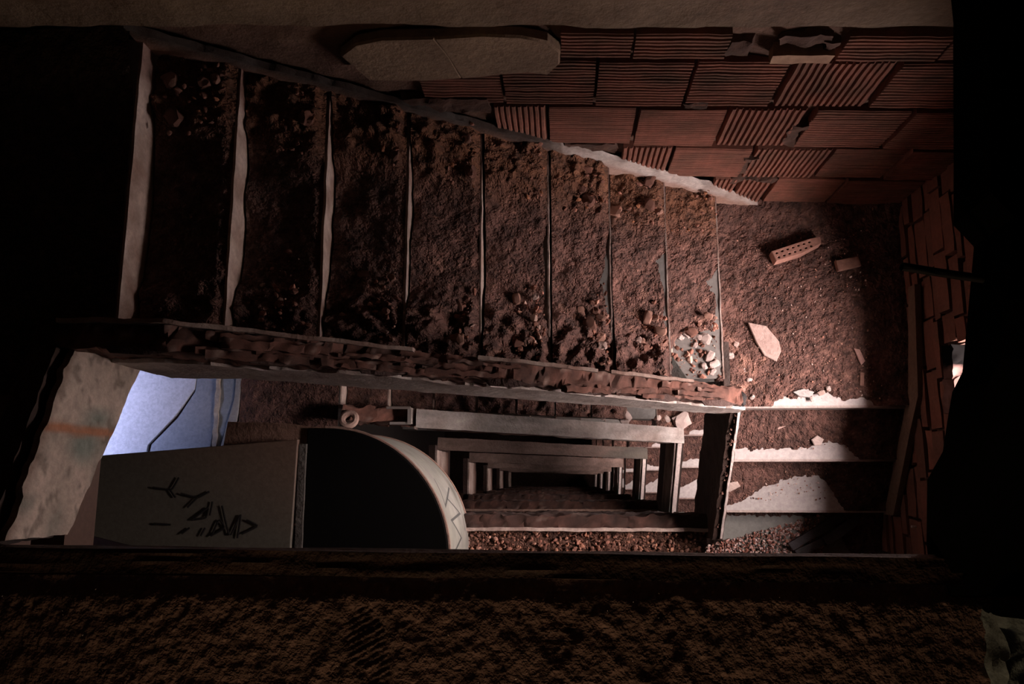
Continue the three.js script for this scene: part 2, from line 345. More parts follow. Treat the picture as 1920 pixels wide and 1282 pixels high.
function eastFlight(L, detail) {
  const oy = -STOREY * L;
  const t = thing('stair_flight', L === 0 ? 'short flight of wide earthy steps from the lit landing down along the brick wall' : 'short flight of pale steps right of the well, ' + ORD[L], 'stairs', [0, oy, 0]);
  for (let j = 1; j <= 3; j++) {
    const y = -1.98 - 0.18 * j, z0 = nosZ[j - 1], z1 = nosZ[j];
    const xa = L ? 1.03 : 0.92, g = box(xa, 1.8, y - 0.24, y, z0 - 0.02, z1);
    const st = mesh('step', finish(g, stain(j === 3 ? [0.22, 0.235, 0.215] : [0.56, 0.53, 0.52], j === 3 ? [0.16, 0.175, 0.16] : [0.3, 0.31, 0.3], j === 2 ? 9 : 5, j + L, j === 2 ? 0.32 : 0.2), null), M.smooth, t);
    const s = j * 5.1 + L * 7;
    const d = bed(xa + 0.003, 1.8, z0 + 0.004, z1 - 0.004, detail ? 0.009 : 0.024, (x, z) => {
      const u = (z - z0) / (z1 - z0);
      let lim;                                                          // how far the earth reaches towards the nosing
      if (j === 1) lim = 0.8 + 0.16 * ns(x * 5, s, 0) - 0.16 * smooth(0.16, 0, Math.abs(x - 1.42)) + smooth(1.52, 1.66, x) * 0.4;
      else if (j === 2) lim = 0.9 - 0.6 * smooth(0.9, 1.32, x) + 0.1 * ns(x * 7, s, 0) + smooth(1.42, 1.6, x) * 0.8;
      else lim = L === 0 ? 0.12 + smooth(1.5, 1.7, x) : 0.5 + 0.2 * ns(x * 5, s, 0);
      lim += 0.07 * fbm(x * 18, s, z * 18, 3) + 0.06 * ns(x * 55, s, z * 55); return (lim - u) * 0.09 + 0.8 * crumble(x, z, s) - Math.max(0, u - lim) * 0.1;
    }, (x, z, y) => dirtColour(x, z, y, s));
    const e = mesh('earth', d, M.dirt, st); e.position.y = y;
  }
  const r = [];
  [[-0.36, -1.98], [-0.09, -2.16], [0.184, -2.34], [0.46, -2.52]].forEach(([z, y]) => r.push(box(L ? 1.03 : 0.92, 1.8, y - 0.178, y + 0.003, z - 0.006, z + 0.006)));
  r.forEach((g, i) => mesh('riser', finish(g, stain([0.5, 0.44, 0.41], C.dirt, 6, i, 0.3), null), M.plaster, t));
  return t;
}
function landings(L, detail) {
  const oy = -STOREY * L, nm = (a) => a + (L ? '_' + String(L).padStart(3, '0') : '');
  // north-east landing
  const ne = structGroup(nm('floor_landing'), L ? 'landing right of the well, ' + ORD[L] : 'lit landing covered with reddish earth at the foot of the top flight'); ne.position.y = oy;
  mesh('slab', finish(box(nosX(8), 1.83, -2.2, -1.98, -1.62, -0.36), stain([0.6, 0.56, 0.55], C.concrete, 5, L, 0.2), null), M.smooth, ne);
  const d = bed(nosX(8) + 0.012, 1.825, -1.56, -0.362, detail ? 0.0085 : 0.025, (x, z) => {
    let y = 0.016 + 0.03 * smooth(1.0, 0.84, x) * (0.5 + ns(x * 9, 1, z * 9)) + crumble(x, z, 3 + L) * (1.1 + 0.9 * smooth(1.2, 0.9, x)) + 0.012 * fbm(x * 5, 9, z * 5, 4) + smooth(-1.3, -1.46, z) * 0.05 + smooth(1.6, 1.8, x) * 0.03;
    const ragged = 0.05 * fbm(x * 16, 3, z * 16, 3) + 0.02 * ns(x * 55, 2, z * 55), edge = smooth(-0.42 + ragged - 0.06 * smooth(0.15, 0, Math.abs(x - 1.33)), -0.385 + ragged, z) * smooth(1.05, 1.18, x) * smooth(1.66, 1.55, x);
    y -= edge * 0.04;
    return y;
  }, (x, z, y) => { let q = dirtColour(x, z, y, 3 + L); const w = fbm(x * 18, 2, z * 18, 2) + smooth(0.3, 0, Math.hypot(x - 0.93, z + 0.55)) * 0.35; return w > 0.2 ? mix(q, C.dirtPale, clamp((w - 0.2) * 3)) : q; });
  mesh('earth', d, M.dirt, ne).position.y = -1.98;
  // south floor
  const sf = structGroup(nm('floor'), L ? 'earth-covered floor below the well, ' + ORD[L] : 'dark trampled earth floor at the near edge of the well'); sf.position.y = oy;
  const zs = L ? 0.3 : 0.25;
  mesh('slab', finish(join([box(-3.25, 0.87, -0.16, 0, zs, 1.8), box(0.87, 1.83, -0.16, 0, 0.46, 1.8)]), C.mortar, null), M.smooth, sf);
  if (L < 4) {
    const dd = bed(L ? -1.7 : -1.95, L ? 0.86 : 1.75, zs + 0.01, L ? 0.75 : 0.72, L === 0 ? 0.006 : L === 1 ? 0.011 : 0.03, (x, z) => {
      const a = 1 - Math.abs(fbm(x * 7 + 2 * ns(x * 3, 1, z * 3), L, z * 7, 4)) * 3.2;
      let y = 0.02 + (L ? 0.016 : 0.005) * a + (L ? 0.012 : 0.009) * fbm(x * 26, L, z * 26, 4) + 0.005 * fbm(x * 80, L + 2, z * 80, 3);
      if (!L) {                                                        // boot prints with ridged soles
        for (const [px, pz, ang] of [[0.26, 0.4, 0.5], [-0.5, 0.43, -0.3], [0.0, 0.36, 0.2]]) {
          const q = (x - px) * Math.cos(ang) + (z - pz) * Math.sin(ang), w = -(x - px) * Math.sin(ang) + (z - pz) * Math.cos(ang);
          const m = smooth(1.15, 0.8, Math.hypot(q / 0.055, w / 0.11)); y += m * (-0.008 + 0.0022 * Math.sin(w * 420 + q * 80));
        }
        y -= 0.02 * smooth(0.32, 0.27, z);
      }
      return Math.max(y, 0.002);
    }, (x, z, y) => { let c = dirtColour(x, z, y, 20 + L); return L ? mix(c, C.ochre, 0.25) : mix([c[0] * 1.6, c[1] * 2, c[2] * 2.1], [0.19, 0.12, 0.09], 0.4); });
    mesh('earth', dd, L ? M.dirt : M.trodden, sf);
  }
  // west landing, stepping down to the head of the flight
  if (L < 2) {
    const wf = structGroup(nm('floor_west'), L ? 'floor left of the well, ' + ORD[L] : 'dark floor left of the well at the head of the top flight'); wf.position.y = oy;
    mesh('slab', finish(join(L ? [box(-3.25, nosX(0) - 0.125, -0.56, -0.36, -1.56, -0.24), box(-3.25, -1.58, -0.56, -0.36, -0.24, 0.3)] : [box(-3.25, -1.58, -0.18, -0.001, 0.05, 0.25), box(-3.25, -1.58, -0.34, -0.18, -0.25, 0.1), box(-3.25, nosX(0) - 0.125, -0.56, -0.36, -1.56, -0.24), box(-3.25, -1.58, -0.5, -0.34, -0.25, 0.25)]), C.mortar, null), M.smooth, wf);
    if (!L) {
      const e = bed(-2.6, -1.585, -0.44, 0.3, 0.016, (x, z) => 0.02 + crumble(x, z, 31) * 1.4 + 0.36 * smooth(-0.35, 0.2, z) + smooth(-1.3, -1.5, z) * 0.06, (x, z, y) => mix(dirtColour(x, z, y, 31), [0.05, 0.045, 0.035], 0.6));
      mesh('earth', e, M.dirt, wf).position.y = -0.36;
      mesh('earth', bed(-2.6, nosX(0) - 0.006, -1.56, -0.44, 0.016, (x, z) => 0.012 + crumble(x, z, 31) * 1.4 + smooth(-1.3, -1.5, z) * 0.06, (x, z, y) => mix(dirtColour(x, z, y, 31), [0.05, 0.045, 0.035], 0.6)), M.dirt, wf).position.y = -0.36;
    }
  }
}
for (let L = 0; L <= LEVELS; L++) {
  landings(L, L === 0);
  if (L < 3) northFlight(L, L < 2);
  if (L < 5) eastFlight(L, L === 0);
}

// ------------------------------------------------------------------ kerbs round the well (solid stair parapets)
function ribbon(x0, x1, top, bottom, zOf, thick, cell, nv, amp, freq, s) {  // a wall-like strip following the stair
  const n = Math.round((x1 - x0) / cell), nt = 4;
  const g = new THREE.BoxGeometry(1, 1, 1, n, nv, nt), p = g.attributes.position;
  for (let i = 0; i < p.count; i++) {
    const x = x0 + (p.getX(i) + 0.5) * (x1 - x0), v = p.getY(i) + 0.5, w = p.getZ(i) + 0.5;
    p.setXYZ(i, x, bottom(x) + v * (top(x) - bottom(x)), zOf(x) - thick / 2 + w * thick);
  }
  return amp ? displace(g, amp, freq, s, 4) : g;
}
const brickRuin = (s) => (x, y, z) => {
  const t = clamp(0.5 + 1.8 * fbm(x * 8, y * 8 + s, z * 8, 4)), u = 0.75 + 0.8 * fbm(x * 38, y * 38, z * 38 + s, 2);
  let c = mix([0.25, 0.115, 0.083], [0.12, 0.065, 0.05], t); if (fbm(x * 17 + s, y * 17, z * 17, 2) > 0.24) c = mix(c, [0.5, 0.36, 0.3], 0.7);
  return [c[0] * u, c[1] * u, c[2] * u];
};
{ // top flight
  const t = thing('stair_kerb', 'long broken kerb along the well side of the top flight, its red brick core laid open', 'parapet');
  const top = (x) => (x < -1.2 ? -0.125 + (x + 1.2) * -0.02 : -0.125 - 0.69 * (x + 1.2)), bot = (x) => top(x) - 0.64 + 0.1 * (x + 1.3) - 0.0;
  const zc = (x) => -0.425 + 0.024 * (x + 1.2);
  const core = ribbon(-1.53, 0.86, (x) => top(x) - 0.012 + 0.02 * fbm(x * 9, 3, 1, 3) - 0.06 * Math.max(0, fbm(x * 4, 6, 2, 2)), bot, zc, 0.082, 0.011, 14, 0, 14, 2);
  { const p = core.attributes.position;                                  // torn layers run along the kerb
    for (let i = 0; i < p.count; i++) { const x = p.getX(i), y = p.getY(i), z = p.getZ(i), q = y - top(x), l = ns(x * 5, q * 55, z * 60) + 0.6 * ns(x * 16, q * 90, z * 110), k = 1 - 2 * Math.abs(ns(x * 11, q * 18 + 5, z * 20)); p.setXYZ(i, x + 0.006 * ns(x * 60, q * 40, z * 50), y + 0.014 * l - 0.012 * Math.max(0, k - 0.55) * 3, z + 0.01 * l + 0.01 * ns(x * 30, q * 30, 7)); } }
  mesh('brick_core', finish(core, brickRuin(2), 0.5), M.brick, t).userData.label = 'rough red brick and mortar core of the kerb';
  const face = ribbon(-1.5, 0.9, (x) => top(x) - 0.15 + 0.12 * fbm(x * 6, 1, 9, 4) - (x < -1.0 ? 0.1 : 0) + (x > -0.3 ? 0.04 : 0), (x) => bot(x) - 0.008, (x) => zc(x) + 0.046, 0.014, 0.016, 6, 0.004, 10, 5);
  mesh('plaster_face', finish(face, stain([0.82, 0.76, 0.71], [0.36, 0.25, 0.2], 6, 9, 0.22)), M.plaster, t).userData.label = 'pale plaster left on the face towards the well';
  for (const [a, b] of [[-1.53, -0.52], [-0.3, 0.16], [0.22, 0.6]]) {
    const e = ribbon(a, b, (x) => top(x) + 0.006, (x) => top(x) - 0.05, (x) => zc(x) - 0.042, 0.014, 0.02, 2, 0.006, 12, a);
    mesh('plaster_edge', finish(e, stain([0.42, 0.34, 0.29], [0.2, 0.1, 0.07], 8, a, 0.4)), M.plaster, t);
  }
  seed(5);
  for (let i = 0; i < 22; i++) {                                         // long broken layers of the core, lying along the kerb
    const w = rr(0.12, 0.42), x = rr(-1.1, 0.85 - w / 2), h = rr(0.008, 0.02), d = rr(0.012, 0.03), g = roughBox(-w / 2, w / 2, -0.03, h, -d / 2, d / 2, 0.014, 0.011, 22, i * 3.3);
    g.rotateZ(-0.604 + rr(-0.03, 0.03)); g.translate(x, top(x) - rr(0.002, 0.03), zc(x) + rr(-0.02, 0.045));
    mesh('brick_layer', finish(g, brickRuin(i + 4), 0.5), M.brick, t);
  }
  for (const x of [-1.28, -0.93, -0.62, -0.2, 0.12, 0.45, 0.72]) {      // torn flaps of lath and splinters
    const g = shard([[-0.09, -0.008], [0.02, -0.016], [0.1, 0.003], [0.03, 0.014], [-0.07, 0.012]], 0.008, 0.002); g.rotateZ(-0.55 + rr(-0.15, 0.2)); g.translate(x, top(x) - 0.015, zc(x) + 0.045);
    mesh('splinter', finish(g, C.dirtDark), M.wood, t);
  }
}
{ // west kerb by the camera
  const t = thing('stair_kerb', 'stained plaster kerb at the left end of the well, flaking, with an orange rust band', 'parapet');
  const top = (z) => -0.15 + 0.36 * (z + 0.41), low = (z) => -0.57 + 0.6 * (z + 0.4);
  const g = new THREE.BoxGeometry(1, 1, 1, 5, 22, 40), p = g.attributes.position;
  for (let i = 0; i < p.count; i++) {
    const z = -0.4 + (p.getZ(i) + 0.5) * 0.58, v = p.getY(i) + 0.5, b = low(z);
    p.setXYZ(i, -1.625 + (p.getX(i) + 0.5) * 0.085, b + v * (top(z) - b), z);
  }
  displace(g, 0.012, 12, 4);
  mesh('brick_core', finish(g, stain([0.06, 0.035, 0.026], C.black, 9, 3, 0.3)), M.brick, t);
  const f = new THREE.BoxGeometry(1, 1, 1, 1, 26, 44), q = f.attributes.position;
  for (let i = 0; i < q.count; i++) {
    const z = -0.4 + (q.getZ(i) + 0.5) * 0.57, v = q.getY(i) + 0.5, b = low(z) + 0.02 * fbm(z * 14, 2, 5, 3), tt = top(z) - 0.02 + 0.05 * fbm(z * 11, 8, 3, 3);
    q.setXYZ(i, -1.518 + (q.getX(i) + 0.5) * 0.02, b + v * (tt - b), z);
  }
  displace(f, 0.004, 16, 7);
  mesh('plaster_face', finish(f, (x, y, z) => {
    let c = mix([0.6, 0.5, 0.42], [0.42, 0.36, 0.3], clamp(0.5 + 1.6 * fbm(z * 7, y * 7, 2, 4)));
    const green = smooth(0.06, 0.0, Math.hypot((z + 0.19) / 1.0, (y + 0.33) / 2.2)) + smooth(0.09, 0.02, Math.hypot(z + 0.1, (y + 0.27) / 1.3)); c = mix(c, [0.16, 0.24, 0.21], clamp(green) * 0.75); c = mix(c, [0.13, 0.17, 0.145], clamp(fbm(z * 9 + 4, y * 9, 6, 4) * 2.4 - 0.1) * smooth(-0.3, 0.05, z) * 0.8);
    c = mix(c, [0.45, 0.17, 0.075], smooth(0.022, 0.006, Math.abs(z + 0.145 + 0.01 * ns(y * 9, 1, 1))) * 0.85);
    if (fbm(z * 15, y * 15, 9, 3) > 0.2) c = mix(c, [0.17, 0.15, 0.12], 0.6);
    const brown = smooth(-0.07, -0.015, y - top(z)) * (0.6 + 0.8 * fbm(z * 12, y * 12, 4, 3)); return mix(c, [0.13, 0.075, 0.05], clamp(brown));
  }), M.plaster, t).userData.label = 'flaking pale plaster with green stains and a rust band';
}
{ // east kerb of the top storey
  const t = thing('stair_kerb', 'dark brown kerb between the well and the short flight by the brick wall, with a bright white top edge', 'parapet');
  const top = (z) => -1.83 - 0.9 * (z + 0.36), g = new THREE.BoxGeometry(1, 1, 1, 3, 14, 26), p = g.attributes.position;
  for (let i = 0; i < p.count; i++) {
    const z = -0.37 + (p.getZ(i) + 0.5) * 0.72, v = p.getY(i) + 0.5, tt = top(z), b = tt - 0.72;
    p.setXYZ(i, 0.86 + (p.getX(i) + 0.5) * 0.055, b + v * (tt - b), z);
  }
  displace(g, 0.01, 14, 2);
  mesh('core', finish(g, stain([0.07, 0.038, 0.027], [0.03, 0.017, 0.013], 9, 4, 0.4)), M.wood, t);  // core coloured dark brown all over
  const e = new THREE.BoxGeometry(1, 1, 1, 1, 2, 30), q = e.attributes.position;
  for (let i = 0; i < q.count; i++) { const z = -0.37 + (q.getZ(i) + 0.5) * 0.71, v = q.getY(i) - 0.5; q.setXYZ(i, 0.902 + q.getX(i) * 0.012, top(z) + 0.02 + v * 0.2, z); }
  mesh('plaster_edge', finish(displace(e, 0.004, 15, 3), stain([0.75, 0.68, 0.64], C.plaster, 8, 2, 0.2)), M.plaster, t).userData.label = 'white plaster edge';
  seed(8);
  for (let i = 0; i < 34; i++) { const z = rr(-0.36, 0.3), g2 = chunk(i + 3), q = 0.25 + 0.6 * rnd() * rnd(); g2.scale(0.035 * q, 0.02 * q, 0.05 * q); g2.translate(0.885 + rr(-0.01, 0.012), top(z) + 0.004, z); mesh('crumb', finish(g2, mix(C.dirt, C.dirtPale, rnd()), 0.3), M.dirt, t); }
}
{ // near edge: timber laid on the kerb of the floor where the photographer stands
  const t = thing('edge_timber', 'long dark weathered timber along the near edge of the well', 'beam');
  const w = new THREE.BoxGeometry(2.78, 0.085, 0.062, 140, 5, 6); w.translate(-0.41, 0.0425, 0);
  const p = w.attributes.position;
  for (let i = 0; i < p.count; i++) { const x = p.getX(i), y = p.getY(i), z = p.getZ(i); p.setXYZ(i, x, y + 0.006 * ns(x * 2.2, y * 60, z * 70) + 0.004 * ns(x * 7, 4, z * 150), z + 0.006 * ns(x * 2, y * 50, 3) ); }
  w.rotateY(-0.006); w.translate(0, 0, 0.221);
  mesh('timber', finish(w, (x, y, z) => { const g = 0.5 + 0.9 * ns(x * 2.1, y * 40, z * 120) + 0.4 * ns(x * 9, 3, z * 260); return mix([0.028, 0.016, 0.011], [0.1, 0.052, 0.033], clamp(g)); }), M.wood, t);
  mesh('kerb', finish(roughBox(-1.8, 0.95, -0.16, 0.0, 0.215, 0.25, 0.05, 0.004, 11, 6), C.black), M.plaster, t);
}
// kerbs of the storeys below
const paleBoard = [[0.43, 0.41, 0.385], [0.22, 0.17, 0.145]], brownBoard = [[0.2, 0.14, 0.115], [0.1, 0.06, 0.046]];
for (let L = 1; L <= LEVELS; L++) {
  const oy = -STOREY * L, tint = L === 1 ? paleBoard : brownBoard, zN = [0, -0.365, -0.3, -0.235, -0.19, -0.17, -0.16][L], xW = L === 1 ? -1.5 : -1.2, xE = L < 3 ? 1.0 : 0.93;
  const dz = 0.032;
  const slope = (x) => -0.3 - 0.69 * (x + 0.95);
  { // north
    const t = thing('stair_kerb', ['', 'long pale grey kerb of the flight one storey down, broken at its left end', 'brown kerb of the flight two storeys down, green-black at its right end'][L] ?? 'thin pale-edged kerb of the flight ' + ORD[L], 'parapet', [0, oy, 0]);
    const x0 = L === 1 ? -0.95 : xW, zc = (x) => zN + dz * x * 0.8;
    const cap = ribbon(x0, xE + 0.02, slope, (x) => slope(x) - 0.045, zc, 0.125, 0.05, 2, 0.006, 9, L);
    const cc = stain(tint[0], tint[1], 5, L, 0.3);
    mesh('capping', finish(cap, (x, y, z) => { const c = cc(x, y, z), g = 0.85 + 0.4 * ns(x * 3, 2, z * 90); const k = L === 2 ? smooth(0.25, 0.75, x + 0.2 * ns(x * 6, z * 20, 2)) : L === 1 ? smooth(0.3, 0.7, 1 - Math.abs(x - 0.05) * 2) * 0.25 : 0; const q = mix(c, [0.04, 0.045, 0.035], k * 0.8); return [q[0] * g, q[1] * g, q[2] * g]; }), M.plaster, t);
    const face = ribbon(x0, xE, (x) => slope(x) - 0.045, (x) => slope(x) - 0.52, zc, 0.09, 0.06, 6, 0.014, 11, L * 2);
    mesh('core', finish(face, (x, y, z) => { const f = fbm(x * 4, y * 5, L, 4); let c = mix([0.2, 0.095, 0.065], [0.07, 0.038, 0.03], clamp(0.5 + 2 * f)); if (x > -0.1 && f < -0.05) c = mix(c, [0.55, 0.47, 0.42], 0.8); return c; }), M.brick, t);
    if (L < 4) mesh('plaster_patch', finish(ribbon([0, 0.05, -0.2, -0.4][L], 0.92, (x) => slope(x) - 0.055, (x) => slope(x) - 0.06 - 0.17 * smooth(0, 0.35, x) * (0.75 + 0.5 * ns(x * 5, L, 1)), (x) => zc(x) + 0.05, 0.02, 0.03, 3, 0.004, 14, L), stain([0.7, 0.62, 0.57], [0.4, 0.28, 0.22], 7, L, 0.15)), M.plaster, t).userData.label = 'white plaster left under the capping';
    if (L === 1) {
      const br = ribbon(-1.42, -0.93, (x) => -0.17 - 0.5 * (x + 1.42) - 0.03 * Math.max(0, fbm(x * 12, 1, 1, 2)), (x) => slope(x) - 0.5, () => -0.415, 0.1, 0.02, 8, 0.03, 12, 5);
      mesh('broken_end', finish(br, brickRuin(9)), M.brick, t).userData.label = 'broken brick end of the kerb';
      const cl = [box(-1.0, -0.975, -0.36, -0.25, -0.455, -0.35), box(-1.14, -0.98, -0.255, -0.24, -0.462, -0.446), box(-1.12, -0.98, -0.275, -0.26, -0.362, -0.345)];
      mesh('metal_clamp', finish(join(cl), stain([0.5, 0.48, 0.46], [0.2, 0.15, 0.12], 12, 3, 0.3), null), M.metal, t).userData.label = 'pale metal clamp on the broken end';
      const ring = new THREE.TorusGeometry(0.045, 0.022, 8, 16); ring.rotateX(1.2); ring.translate(-1.36, -0.14, -0.37);
      mesh('pipe_end', finish(ring, stain([0.5, 0.36, 0.3], C.brickDark, 12, 3, 0.3)), M.plaster, t);
    }
  }
  { // east
    const t = thing('stair_kerb', 'upright kerb face at the right end of the well, ' + ORD[L], 'parapet', [0, oy, 0]);
    const top = (z) => -1.72 - 0.85 * (z + 0.3), mk = (xa, xb, za, zb, up, dn, s, amp) => { const g = new THREE.BoxGeometry(1, 1, 1, 2, 10, 14), p = g.attributes.position; for (let i = 0; i < p.count; i++) { const z = za + (p.getZ(i) + 0.5) * (zb - za), v = p.getY(i) + 0.5; p.setXYZ(i, xa + (p.getX(i) + 0.5) * (xb - xa), top(z) - dn + v * (dn - up), z); } return displace(g, amp, 12, s); };
    const za = zN + 0.03, zb = 0.33;
    mesh('plaster_face', finish(mk(xE - 0.045, xE - 0.02, za, zb, 0.0, 0.55, L, 0.004), (x, y, z) => { let c = stain([0.56, 0.49, 0.45], [0.3, 0.22, 0.18], 6, L, 0.3)(x, y, z); const k = smooth(0.08, 0.26, z + 0.08 * ns(y * 7, z * 7, L)) ; return mix(c, [0.05, 0.085, 0.07], (L < 4 ? k : 0) * 0.85 + (L === 2 || L === 3 ? 0.5 : 0) * clamp(0.5 + 2 * fbm(z * 8, y * 8, L, 3))); }), M.plaster, t);
    mesh('core', finish(mk(xE - 0.02, xE + 0.03, za, zb, -0.004, 1.15, L + 9, 0.006), stain([0.05, 0.03, 0.022], C.black, 6, 2, 0.3)), M.wood, t);
    mesh('plaster_edge', finish(mk(xE - 0.022, xE + 0.012, za, zb, -0.015, 0.02, L + 4, 0.003), [0.78, 0.7, 0.66]), M.plaster, t).userData.label = 'white plaster edge';
  }
  { // south
    const t = thing('floor_kerb', L === 1 ? 'crumbling kerb with a pale line along the floor edge one storey down' : 'kerb along the near floor edge, ' + ORD[L], 'kerb', [0, oy, 0]);
    const x0 = L === 1 ? -1.5 : -1.2;
    mesh('core', finish(roughBox(x0, 0.9, -0.3, 0.09, 0.22, 0.3, 0.022, 0.022, 16, L * 3), (x, y, z) => brickRuin(L)(x, y, z).map((v) => v * 0.42)), M.brick, t);
    mesh('plaster_edge', finish(roughBox(x0, 0.9, 0.02, 0.106, 0.292, 0.312, 0.03, 0.006, 12, L), stain(L === 1 ? [0.6, 0.5, 0.44] : [0.34, 0.24, 0.19], C.dirt, 7, L, 0.25)), M.plaster, t);
    mesh('board', finish(roughBox(x0, 0.95, -0.42, -0.3, 0.25, 0.3, 0.06, 0.006, 9, L + 2), stain(C.wood, C.black, 5, L, 0.3)), M.wood, t);
  }
  if (L > 1) { // west
    const t = thing('stair_kerb', 'narrow pale upright kerb at the left end of the well, ' + ORD[L], 'parapet', [0, oy, 0]);
    const za = zN + 0.04, zb = 0.24;
    mesh('plaster_face', finish(roughBox(xW, xW + 0.02, -0.72, 0.04, za, zb, 0.06, 0.005, 9, L), (x, y, z) => mix(stain([0.7, 0.6, 0.54], [0.3, 0.17, 0.12], 7, L, 0.28)(x, y, z), [0.2, 0.095, 0.06], smooth(-0.3, -0.8, y))), M.plaster, t);
    mesh('core', finish(roughBox(xW - 0.06, xW, -1.0, 0.05, za - 0.05, zb + 0.05, 0.09, 0.008, 9, L), stain(C.dirtDark, C.black, 7, L, 0.3)), M.wood, t);
  }
}

// pale skirting that climbs the north wall beside the steps
{
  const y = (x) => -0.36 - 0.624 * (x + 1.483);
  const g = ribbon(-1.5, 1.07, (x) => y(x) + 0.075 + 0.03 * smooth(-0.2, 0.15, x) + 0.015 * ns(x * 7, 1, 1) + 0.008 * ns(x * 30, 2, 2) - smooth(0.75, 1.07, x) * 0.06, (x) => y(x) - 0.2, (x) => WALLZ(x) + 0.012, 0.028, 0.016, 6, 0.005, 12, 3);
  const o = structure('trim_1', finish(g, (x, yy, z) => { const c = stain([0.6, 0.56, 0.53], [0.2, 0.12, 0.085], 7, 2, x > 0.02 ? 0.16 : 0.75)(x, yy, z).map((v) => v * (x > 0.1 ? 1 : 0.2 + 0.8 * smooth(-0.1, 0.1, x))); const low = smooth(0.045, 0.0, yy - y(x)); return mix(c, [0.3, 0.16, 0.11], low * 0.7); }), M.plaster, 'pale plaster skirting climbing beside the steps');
  const s2 = structGroup('trim_2', 'narrow pale skirting under the brick wall');
  mesh('strip', finish(roughBox(1.12, 1.42, -1.99, -1.945, -1.475, -1.44, 0.03, 0.005, 10, 1), stain([0.3, 0.3, 0.28], C.mortar, 8, 1, 0.3)), M.plaster, s2);
  const pts = [[-0.95, -1.76], [-0.4, -1.83], [-0.22, -1.96], [0.2, -2.24], [0.2, -2.36], [-0.3, -2.02], [-0.45, -1.93], [-0.95, -1.83]];
  const st = poly(pts.map(([z, yy]) => [-z, yy]), 0.03); st.rotateY(Math.PI / 2); st.translate(1.775, 0, 0);
  mesh('sloping_strip', finish(st, stain([0.26, 0.18, 0.13], [0.12, 0.075, 0.05], 6, 3, 0.3)), M.plaster, s2);
}

// ------------------------------------------------------------------ the rounded block, boards and tiles one storey down, left
{
  const t = thing('rounded_block', 'big dark rounded block with a pale scrawled rim leaning out over the well', 'concrete block', [-1.21, -2.69, 0.4]);
  const R = 0.645, h = 0.846;
  const half = new THREE.Shape(); half.moveTo(-0.085, -0.7); half.lineTo(0, -0.7);
  half.absarc(0, 0, R, -Math.PI / 2, Math.PI / 2, false); half.lineTo(-0.085, R); half.closePath();
  const g = new THREE.ExtrudeGeometry(half, { depth: h, bevelEnabled: true, bevelSize: 0.006, bevelThickness: 0.006, bevelSegments: 1, curveSegments: 48 });
  g.rotateX(-Math.PI / 2); g.translate(0, 0.003, 0);
  mesh('body', finish(g, stain([0.007, 0.007, 0.007], [0.005, 0.005, 0.005], 4, 2, 0.3), 0.5), M.noSpecular, t);
  // rim: pale sheet bent round the block
  const cv = document.createElement('canvas'); cv.width = 1024; cv.height = 448; const k = cv.getContext('2d');
  k.fillStyle = '#868a82'; k.fillRect(0, 0, 1024, 448); seed(4);
  for (let i = 0; i < 500; i++) { k.fillStyle = `rgba(${rnd() < 0.5 ? '60,62,58' : '200,196,186'},${rr(0.02, 0.09)})`; k.beginPath(); k.ellipse(rr(0, 1024), rr(0, 448), rr(5, 60), rr(4, 40), rr(0, 3), 0, 7); k.fill(); }
  k.strokeStyle = 'rgba(28,34,36,0.7)'; k.lineWidth = 7; k.lineCap = 'round';
  for (const l of [[[380, 120], [430, 300], [450, 140], [500, 330]], [[520, 100], [545, 260], [600, 120], [610, 330], [660, 180]], [[330, 380], [470, 350]], [[690, 330], [640, 90], [720, 150]], [[560, 370], [700, 380]]]) { k.beginPath(); l.forEach(([x, y], i) => (i ? k.lineTo(x, y) : k.moveTo(x, y))); k.stroke(); }
  const tex = new THREE.CanvasTexture(cv); tex.colorSpace = THREE.SRGBColorSpace;
  const rim = new THREE.CylinderGeometry(R + 0.012, R + 0.012, h - 0.02, 64, 1, true, Math.PI * 0.5 - Math.PI / 2 + 0.0, Math.PI); rim.translate(0, h / 2, 0);
  mesh('rim_sheet', rim, new THREE.MeshStandardMaterial({ map: tex, roughness: 0.7, side: THREE.DoubleSide }), t).userData.label = 'pale rim sheet with dark scrawl';
  const lip = [0.0, h - 0.016].map((y) => { const q = new THREE.TorusGeometry(R + 0.012, 0.008, 6, 64, Math.PI); q.rotateX(Math.PI / 2); q.rotateY(Math.PI / 2); q.translate(0, y + 0.008, 0); return q; });
  mesh('rim_edge', finish(join(lip), [0.3, 0.2, 0.16], 0.8), M.plaster, t);
}
